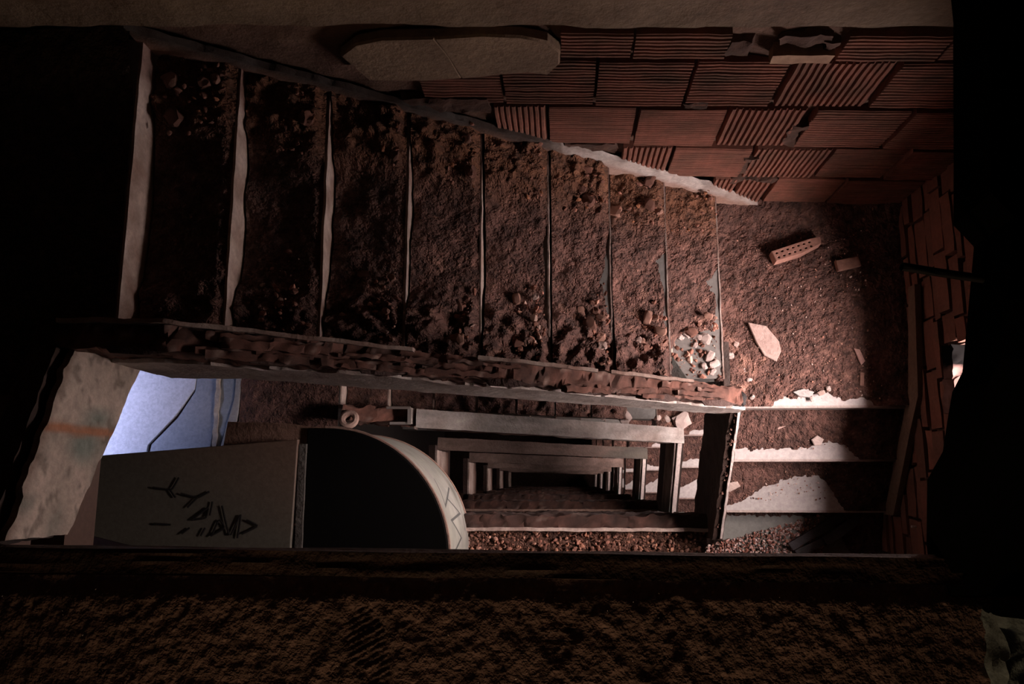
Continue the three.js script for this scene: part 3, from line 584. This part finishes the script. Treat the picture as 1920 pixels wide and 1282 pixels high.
{
  // scrawled board lying towards the left
  const t = thing('scrawled_board', 'dull grey-green board with black scrawled marks, lying left of the rounded block', 'board', [-1.86, -1.83, 0.08]);
  const pts = [[-0.57, 0.2], [-0.54, -0.1], [-0.5, -0.19], [0.52, -0.268], [0.508, 0.27], [-0.16, 0.285], [-0.35, 0.25]];
  const g = shard(pts, 0.03, 0.004); let q = finish(g, (x, y, z) => { const c = stain([0.13, 0.125, 0.1], [0.075, 0.074, 0.062], 3, 3, 0.3)(x, y, z); return mix(c, [0.18, 0.105, 0.075], smooth(-0.1, 0.4, x) * smooth(0.1, -0.2, z) * 0.7); }, 0.4);
  mesh('panel', q, M.smooth, t);
  const curve = (l) => { const c = new THREE.CatmullRomCurve3(l.map(([x, z]) => new THREE.Vector3(x, 0.0, z)), false, 'catmullrom', 0.2); const tb = new THREE.TubeGeometry(c, 24, 0.0055, 5); tb.scale(1, 0.25, 1); return tb; };
  const marks = [[[-0.22, -0.03], [-0.12, -0.02], [-0.085, -0.08]], [[-0.13, -0.022], [-0.095, 0.02]], [[-0.07, 0.0], [0.02, 0.02], [0.08, -0.01]], [[0.03, 0.01], [-0.03, 0.07]], [[0.0, 0.13], [0.08, 0.07], [0.07, 0.12], [0.01, 0.13]], [[0.1, 0.04], [0.09, 0.11]], [[0.11, 0.2], [0.14, 0.13], [0.17, 0.17], [0.1, 0.21]], [[0.15, 0.06], [0.2, 0.21], [0.25, 0.1], [0.24, 0.22]], [[0.28, 0.13], [0.34, 0.16], [0.26, 0.2]], [[-0.2, 0.15], [-0.11, 0.155]], [[-0.05, 0.2], [-0.01, 0.17]], [[0.05, 0.21], [0.07, 0.17]]];
  mesh('ink_marks', finish(join(marks.map(curve)), C.black, null), M.smooth, t).position.y = 0.033;
  t.children[1].userData.label = 'black scrawled ink strokes';
  t.rotation.z = 0.0;
  const s = thing('upright_batten', 'narrow batten between the scrawled board and the rounded block', 'batten', [-1.315, -1.84, 0.08]);
  mesh('batten', finish(roughBox(-0.018, 0.018, 0, 0.022, -0.25, 0.27, 0.03, 0.003, 9, 2), stain([0.1, 0.095, 0.085], [0.05, 0.045, 0.04], 5, 1, 0.4)), M.wood, s);
  const b = thing('plaster_slab', 'reddish brown slab behind the scrawled board', 'slab', [-1.36, -1.875, -0.2]);
  mesh('slab', finish(displace(shard([[-0.37, -0.085], [-0.05, -0.075], [0.3, -0.03], [0.36, 0.02], [0.3, 0.1], [-0.39, 0.11]], 0.03, 0.004), 0.008, 12, 2), stain([0.24, 0.14, 0.1], [0.12, 0.07, 0.05], 7, 2, 0.35)), M.plaster, b);
}
{
  // pale bluish flooring of the west landing one storey down: broken slabs
  const y = -3.058, tone = [0.62, 0.63, 0.66];
  const tiles = [['large pale bluish floor slab in the daylight at left', [[-3.2, -0.86], [-2.48, -0.83], [-2.5, -0.6], [-2.62, -0.42], [-2.8, -0.22], [-2.84, 0.1], [-2.9, 0.27], [-3.24, 0.28]], 0.02, 0, 0],
    ['blue-grey floor slab with a crooked left edge beside the large pale slab', [[-2.47, -0.83], [-2.33, -0.83], [-2.335, -0.5], [-2.36, -0.24], [-2.4, 0.1], [-2.82, 0.1], [-2.77, -0.22], [-2.6, -0.4], [-2.49, -0.58]], 0.02, 0.03, -0.05],
    ['narrow blue-grey floor slab between the pale mortar joint and the right edge', [[-2.3, -0.83], [-2.21, -0.83], [-2.22, -0.5], [-2.27, -0.3], [-2.31, -0.2], [-2.32, -0.5]], 0.02, 0.02, -0.1],
    ['pale grey sliver of flooring along the right edge', [[-2.2, -0.83], [-2.17, -0.82], [-2.18, -0.42], [-2.2, -0.3], [-2.29, -0.18], [-2.26, -0.31], [-2.21, -0.52]], 0.03, 0.0, 0]];
  tiles.forEach(([label, pts, t, rx, rz], i) => {
    const cx = pts.reduce((a, p) => a + p[0], 0) / pts.length, cz = pts.reduce((a, p) => a + p[1], 0) / pts.length;
    const g = shard(pts.map(([x, z]) => [x - cx, z - cz]), t, 0.004);
    const o = tag(mesh('floor_slab', finish(g, stain([tone, [0.3, 0.33, 0.38], [0.26, 0.3, 0.34], [0.4, 0.4, 0.38]][i], [0.3, 0.3, 0.32], 5, i * 3, 0.1), 0.4), M.smooth), label, 'slab'); o.position.set(cx, y, cz);
  });
  const j = tag(mesh('mortar_joint', finish(roughBox(-2.345, -2.315, y, y + 0.03, -0.83, -0.2, 0.02, 0.012, 16, 3), stain([0.55, 0.5, 0.44], [0.35, 0.3, 0.25], 12, 1, 0.3)), M.plaster), 'crooked pale mortar line between the blue-grey floor slabs', 'mortar');
  // brown earth east of the slabs
  const e = bed(-2.17, nosX(0) - 0.005, -1.5, -0.1, 0.02, (x, z) => 0.03 + crumble(x, z, 41) * 1.5, (x, z, y2) => dirtColour(x, z, y2, 41));
  const o = mesh('earth', e, M.dirt, scene.getObjectByName('floor_west_001')); o.position.y = -0.36;
}

// ------------------------------------------------------------------ dark things close to the camera
{
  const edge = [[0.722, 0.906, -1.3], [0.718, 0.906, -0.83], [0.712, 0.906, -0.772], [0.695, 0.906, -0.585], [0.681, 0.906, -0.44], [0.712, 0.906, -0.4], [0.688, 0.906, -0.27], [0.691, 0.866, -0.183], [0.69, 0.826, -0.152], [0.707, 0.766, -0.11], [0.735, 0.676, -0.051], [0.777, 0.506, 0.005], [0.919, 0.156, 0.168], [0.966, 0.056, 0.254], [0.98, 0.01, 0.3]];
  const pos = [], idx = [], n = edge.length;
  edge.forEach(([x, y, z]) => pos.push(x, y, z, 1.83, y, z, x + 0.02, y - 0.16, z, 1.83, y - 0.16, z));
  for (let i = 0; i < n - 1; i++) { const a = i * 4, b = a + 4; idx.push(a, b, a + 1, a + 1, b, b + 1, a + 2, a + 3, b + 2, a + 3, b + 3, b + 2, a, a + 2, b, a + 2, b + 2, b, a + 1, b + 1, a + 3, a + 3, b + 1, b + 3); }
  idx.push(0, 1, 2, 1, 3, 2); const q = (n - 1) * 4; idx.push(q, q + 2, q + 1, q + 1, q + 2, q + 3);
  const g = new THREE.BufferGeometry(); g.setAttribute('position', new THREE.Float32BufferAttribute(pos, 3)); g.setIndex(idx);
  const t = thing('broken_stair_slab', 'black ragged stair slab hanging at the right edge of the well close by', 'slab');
  mesh('slab', finish(g, stain([0.004, 0.004, 0.004], [0.003, 0.003, 0.003], 5, 2, 0.3), 0.4), M.noSpecular, t);
  const c = new THREE.CatmullRomCurve3([new THREE.Vector3(0.575, 0.815, -0.348), new THREE.Vector3(0.66, 0.806, -0.335), new THREE.Vector3(0.78, 0.8, -0.318), new THREE.Vector3(0.95, 0.79, -0.3)]);
  const rod = new THREE.TubeGeometry(c, 20, 0.0075, 8), p = rod.attributes.position;
  const tb = tag(mesh('reinforcing_bar', finish(rod, C.black, 0.9), M.metal), 'thin black bar sticking out to the left from the dark slab at right', 'bar');
  const post = thing('stone_stub', 'pale greenish rough stub in the dark bottom right corner', 'stub', [1.1, 0, 0.42]);
  const pg = roughBox(-0.055, 0.06, 0, 0.11, -0.09, 0.2, 0.014, 0.03, 12, 5);
  mesh('stub', finish(pg, stain([0.42, 0.52, 0.5], [0.06, 0.06, 0.055], 9, 2, 0.4)), M.plaster, post);
}
tag(mesh('peg', (() => { const g = new THREE.CylinderGeometry(0.006, 0.006, 0.05, 8); g.rotateZ(1.5); g.translate(1.8, -2.034, 0.245); return finish(g, [0.9, 0.88, 0.88], 0.9); })(), M.smooth), 'tiny bright white peg sticking out of the brick wall', 'peg');

// ------------------------------------------------------------------ things lying about on the lit landing and steps
const LAND = -1.965;
{
  const t = thing('hollow_brick_fragment', 'broken perforated brick with two rows of holes on the lit landing', 'brick', [1.26, LAND, -1.18]);
  const sh = new THREE.Shape([[-0.15, -0.036], [0.02, -0.042], [0.15, -0.018], [0.165, 0.03], [0.1, 0.04], [-0.15, 0.042]].map((q) => new THREE.Vector2(...q)));
  for (let i = 0; i < 7; i++) for (const r of [-0.016, 0.02]) { const x = -0.128 + i * 0.036; if (x > 0.09 && r < 0) continue; const p = new THREE.Path(); p.absarc(x, r, 0.0105, 0, Math.PI * 2, true); sh.holes.push(p); }
  const g = new THREE.ExtrudeGeometry(sh, { depth: 0.07, bevelEnabled: true, bevelSize: 0.003, bevelThickness: 0.003, bevelSegments: 1, curveSegments: 6 }); g.rotateX(-Math.PI / 2);
  mesh('brick', finish(g, stain([0.5, 0.27, 0.21], [0.24, 0.12, 0.09], 12, 2, 0.3), 0.4), M.brick, t); t.rotation.y = 0.33; t.rotation.x = -0.12; t.scale.set(0.85, 0.8, 0.72);
}
function lying(name, label, category, outline, x, y, z, thick, turn, colour, tilt = 0, group) {
  const g = displace(shard(outline, thick, Math.min(0.004, thick * 0.3)), 0.003, 22, x * 7);
  const o = tag(mesh(name, finish(g, stain(colour, mix(colour, C.dirt, 0.7), 14, x * 3, 0.25), 0.4), M.plaster), label, category, group); o.position.set(x, y, z); o.rotation.set(tilt, turn, tilt * 0.6);
  return o;
}
lying('plaster_shard', 'large pale pointed plaster flake lying in the middle of the lit landing', 'plaster flake', [[-0.085, -0.1], [0.0, -0.08], [0.062, 0.0], [0.07, 0.05], [0.045, 0.1], [-0.01, 0.07], [-0.05, 0.0]], 1.085, LAND, -0.7, 0.018, 0, [0.5, 0.38, 0.34], 0.06);
lying('ribbed_fragment', 'small ribbed clay block piece beyond the perforated brick', 'brick', [[-0.06, -0.02], [0.05, -0.03], [0.06, 0.015], [-0.055, 0.03]], 1.53, LAND, -1.11, 0.035, 0.1, [0.36, 0.19, 0.14]);
lying('plaster_shard', 'narrow pink flake near the dark side of the landing', 'plaster flake', [[-0.012, -0.04], [0.012, -0.03], [0.02, 0.03], [0.0, 0.045]], 1.553, LAND, -0.62, 0.012, 0.2, [0.5, 0.3, 0.26]);
lying('plaster_shard', 'slim brown splinter standing near the landing edge at right', 'splinter', [[-0.006, -0.03], [0.008, -0.03], [0.006, 0.03], [-0.006, 0.03]], 1.56, LAND, -0.5, 0.014, -0.1, [0.3, 0.17, 0.13]);
lying('plaster_shard', 'grey leaf-shaped flake at the front edge of the landing', 'plaster flake', [[-0.05, -0.005], [0.0, -0.02], [0.05, -0.004], [0.03, 0.018], [-0.02, 0.015]], 1.26, LAND, -0.43, 0.012, 0, [0.45, 0.46, 0.45]);
lying('plaster_shard', 'small pale square flake on the first step below the landing', 'plaster flake', [[-0.03, -0.02], [0.02, -0.025], [0.03, 0.015], [-0.02, 0.02]], 1.18, -2.13, -0.28, 0.012, 0.3, [0.55, 0.4, 0.35]);
lying('plaster_shard', 'white flake by the kerb on the second step down', 'plaster flake', [[-0.04, -0.02], [0.03, -0.035], [0.04, 0.02], [-0.02, 0.03]], 0.945, -2.31, 0.04, 0.012, 0.3, [0.6, 0.5, 0.45]);
lying('plaster_shard', 'round white flake at the edge of the bare concrete patch on the first step', 'plaster flake', [[-0.025, -0.015], [0.01, -0.025], [0.03, 0.0], [0.01, 0.022], [-0.02, 0.015]], 1.37, -2.14, -0.19, 0.014, 0.3, [0.72, 0.62, 0.58]);
lying('plaster_shard', 'dark triangular slate-like piece leaning beside the kerb on the lowest step', 'slate', [[-0.03, -0.07], [0.06, 0.08], [-0.04, 0.08]], 0.6, -1.785, -0.53, 0.012, 0, [0.05, 0.06, 0.055], 0.1);
{
  const g = new THREE.TorusGeometry(0.0135, 0.003, 6, 20); g.rotateX(Math.PI / 2); g.translate(1.545, -2.325, 0.0);
  tag(mesh('metal_ring', finish(g, [0.5, 0.48, 0.46], 0.9), M.metal), 'tiny metal ring on the second step down', 'ring');
  const post = thing('charred_batten', 'short charred batten at the corner of the lit landing', 'batten', [0.86, -1.975, -0.54]);
  mesh('batten', finish(roughBox(-0.018, 0.02, 0, 0.075, -0.15, 0.18, 0.018, 0.008, 14, 3), stain([0.06, 0.035, 0.026], C.black, 9, 2, 0.3)), M.wood, post);
  const clamp2 = thing('burnt_lump', 'black burnt lump where the two kerbs meet at the corner of the well', 'lump', [0.875, -1.8, -0.375]);
  const lumpG = chunk(4, 3); lumpG.scale(0.11, 0.1, 0.1); mesh('lump', finish(displace(lumpG, 0.02, 30, 2), C.black), M.wood, clamp2);
}
// two dark planks and a bent bar on the third step
for (const [x, z, len, w, turn, y, label] of [[1.44, 0.3, 0.34, 0.045, 0.52, -2.49, 'upper dark blue-grey plank lying across the third step'], [1.46, 0.36, 0.3, 0.04, 0.42, -2.49, 'lower dark plank lying across the third step nearer the timber'], [1.6, 0.27, 0.3, 0.05, 0.6, -2.46, 'brown plank resting on the two dark planks']]) {
  const g = roughBox(-len / 2, len / 2, 0, 0.022, -w / 2, w / 2, 0.03, 0.003, 11, x); const o = tag(mesh('plank', finish(g, stain([0.09, 0.085, 0.095], [0.035, 0.03, 0.03], 6, x, 0.3)), M.wood), label, 'plank'); o.position.set(x, y, z); o.rotation.y = turn;
}

// pale flakes and brick fragments, each its own thing
const chunks = [0, 1, 2, 3, 4, 5].map((i) => chunk(i * 2.7 + 1, 1));
const tones = [[0.3, 0.14, 0.1], [0.42, 0.24, 0.18], [0.2, 0.095, 0.068], [0.55, 0.42, 0.37], [0.66, 0.56, 0.52]];
const protoGeo = chunks.map((g, i) => tones.map((c, j) => finish(g.clone(), stain(c, mix(c, C.dirtDark, 0.6), 2.5, i + j, 0.3), 0.45)));
function fragment(x, y, z, s, tone, flat, name, label, group) {
  const o = tag(mesh(name, protoGeo[Math.floor(rnd() * 6)][tone], M.brick), label, name === 'plaster_crumb' ? 'plaster crumb' : 'brick fragment', group);
  o.position.set(x, y + s * flat * 0.3, z); o.scale.set(s * rr(0.8, 1.3), s * flat, s * rr(0.7, 1.1)); o.rotation.set(rr(-0.35, 0.35), rr(0, 6.3), rr(-0.35, 0.35));
  return o;
}
seed(77);
const NTH = ['', 'first', 'second', 'third', 'fourth', 'fifth', 'sixth', 'seventh', 'lowest'];
for (let k = 3; k <= 8; k++) for (let i = 0; i < 9; i++) {
  const x = nosX(k - 1) + rr(0.03, 0.25), z = rr(-0.8, -0.53); if (k === 8 && z > -0.7) continue;
  const s = rr(0.03, 0.065), tone = [0, 1, 2, 1, 3][Math.floor(rnd() * 5)];
  fragment(x, nosY(k) + 0.04 + 0.04 * smooth(-0.8, -0.55, z), z, s, tone, 0.6, 'brick_fragment', (s > 0.047 ? 'large ' : 'small ') + ['red', 'pinkish', 'dark red', 'pale'][tone] + ' brick fragment beside the kerb on the ' + NTH[k] + ' top-flight step', 'brick fragments on the ' + NTH[k] + ' step');
}
for (let k = 1; k <= 7; k++) for (let i = 0; i < 5; i++) {
  const x = nosX(k - 1) + rr(0.03, 0.25), z = rr(-1.46, -1.28);
  const s = rr(0.04, 0.085), tone = [0, 2, 2, 1][Math.floor(rnd() * 4)];
  fragment(x, nosY(k) + 0.06, z, s, tone, 0.6, 'brick_fragment', (s > 0.062 ? 'large ' : 'small ') + ['red', 'pinkish', 'dark red'][tone] + ' clay lump by the block wall on the ' + NTH[k] + ' top-flight step', 'clay lumps on the ' + NTH[k] + ' step');
}
for (const [x, z, s] of [[0.93, -0.69, 0.035], [0.9, -0.63, 0.045], [0.96, -0.55, 0.03], [0.99, -0.5, 0.03], [0.86, -0.47, 0.025], [1.0, -0.41, 0.03], [0.955, -0.45, 0.022], [0.78, -1.14, 0.025], [0.82, -1.16, 0.022], [1.35, -0.43, 0.04], [1.39, -0.45, 0.03], [1.3, -0.4, 0.03], [1.72, -0.66, 0.018]])
  fragment(x, LAND, z, s, rnd() < 0.75 ? 4 : 3, 0.5, 'plaster_crumb', x > 1.7 ? 'lone white crumb near the dark right side of the lit landing' : x > 1.25 ? 'white plaster crumb beside the bare patch at the front edge of the landing' : z < -1 ? 'white plaster crumb at the far end of the lowest nosing' : z < -0.6 ? 'white plaster crumb beside the far end of the charred batten' : 'white plaster crumb on the landing near the burnt lump at the kerb corner', 'white crumbs on the lit landing');
for (const [x, z, s] of [[0.66, -0.72, 0.055], [0.7, -0.7, 0.05], [0.74, -0.69, 0.06], [0.62, -0.7, 0.04], [0.76, -0.6, 0.05], [0.78, -0.56, 0.045], [0.73, -0.55, 0.04], [0.77, -0.52, 0.035], [0.69, -0.66, 0.03]])
  fragment(x, nosY(8) + 0.004, z, s, 4, 0.35, 'plaster_crumb', 'white plaster crumb on the lowest step of the top flight', 'white crumbs on the lowest step');
for (const [x, z, s, k] of [[0.35, -0.52, 0.1, 7], [0.55, -0.5, 0.14, 8], [0.86, -0.5, 0.07, 9], [0.93, -0.5, 0.08, 9], [1.06, -0.48, 0.18, 9]])
  fragment(x, nosY(Math.min(k, 9)) - STOREY + 0.01, z, s, 4, 0.3, 'plaster_crumb', ({ 0.35: 'leftmost of the white pieces on the steps one storey down', 0.55: 'white piece on the bottom step one storey down, right of the leftmost one', 0.86: 'small white piece at the edge of the landing one storey down', 0.93: 'white piece just left of the biggest one on the landing one storey down', 1.06: 'biggest white piece, by the end of the pale grey kerb one storey down' })[x], 'white pieces one storey down');

// uncountable grit: rubble along the kerb, gravel on the third step
function scatter(name, label, n, place, toneList) {
  const g = mergeVertices(bare(new THREE.IcosahedronGeometry(0.5, 0))); displace(g, 0.25, 1.7, 3);
  const im = new THREE.InstancedMesh(finish(g, [1, 1, 1], 0.3), new THREE.MeshStandardMaterial({ roughness: 0.95, vertexColors: true }), n), d = new THREE.Object3D(), col = new THREE.Color();
  for (let i = 0; i < n; i++) { const [x, y, z, s] = place(i); d.position.set(x, y, z); d.rotation.set(rr(0, 6), rr(0, 6), rr(0, 6)); d.scale.set(s * rr(0.6, 1.5), s * rr(0.4, 0.9), s * rr(0.6, 1.3)); d.updateMatrix(); im.setMatrixAt(i, d.matrix); const c = toneList[Math.floor(rnd() * toneList.length)], u = rr(0.6, 1.2); im.setColorAt(i, col.setRGB(c[0] * u, c[1] * u, c[2] * u)); }
  im.name = numbered(name); im.castShadow = im.receiveShadow = true; im.userData = { label, kind: 'stuff', category: 'rubble' }; scene.add(im);
}
seed(91);
scatter('rubble', 'loose brick rubble heaped along the kerb on the top flight', 1100, () => { const k = 2 + Math.floor(Math.pow(rnd(), 0.8) * 7), x = nosX(k - 1) + rr(0.02, 0.27), z = -0.5 - Math.abs(rr(0, 0.2) + rr(-0.1, 0.2)); const u = (x - nosX(k - 1)) / 0.2885; return [x, nosY(k) + (k === 8 && z > -0.7 ? 0 : 0.025 + (0.06 * (1 - u) + 0.03) * smooth(-0.85, -0.58, z)), z, 0.006 + 0.03 * Math.pow(rnd(), 2.5)]; }, [tones[0], tones[1], tones[2], tones[2], tones[0], [0.48, 0.33, 0.27]]);
scatter('rubble', 'crumbled clay along the block wall on the top flight', 350, () => { const k = 1 + Math.floor(rnd() * 8), x = nosX(k - 1) + rr(0.02, 0.27); return [x, nosY(k) + rr(0.05, 0.1), rr(-1.5, -1.22), rr(0.008, 0.028)]; }, [tones[0], tones[2], [0.24, 0.1, 0.05]]);
scatter('gravel', 'pinkish gravel heap on the third step beside the kerb', 1500, () => { const x = 0.82 + Math.pow(rnd(), 0.8) * 0.66, z = 0.46 - rnd() * (0.07 + 0.16 * (x - 0.8) / 0.6); return [x, -2.515 + rr(0, 0.03) * smooth(0.26, 0.4, z), z, rr(0.006, 0.017)]; }, [[0.55, 0.36, 0.32], [0.35, 0.16, 0.12], [0.62, 0.5, 0.47], [0.26, 0.12, 0.09]]);
scatter('grit', 'scattered grit on the lit landing and the steps below it', 900, () => { const on = rnd(); if (on < 0.6) return [rr(0.84, 1.75), LAND + 0.003, rr(-1.3, -0.4), rr(0.003, 0.012)]; const j = 1 + Math.floor(rnd() * 2); return [rr(0.9, 1.65), -1.98 - 0.18 * j + 0.012, rr(nosZ[j - 1] + 0.02, nosZ[j] - 0.06), rr(0.003, 0.012)]; }, [tones[0], tones[1], tones[3], tones[2]]);
scatter('grit', 'tiny pale specks in the dark earth floor at the near edge', 130, () => [rr(-1.6, 0.9), 0.035, rr(0.29, 0.55), rr(0.0015, 0.0042)], [[0.75, 0.72, 0.68], [0.5, 0.42, 0.36]]);
scatter('rubble', 'rubble on the crumbling floor edge one storey down', 700, () => [rr(-0.6, 0.85), -2.7 + rr(0.02, 0.05), rr(0.32, 0.5), rr(0.01, 0.03)], [tones[0], tones[1], tones[2], [0.4, 0.2, 0.13]]);

renderer.render(scene, camera);
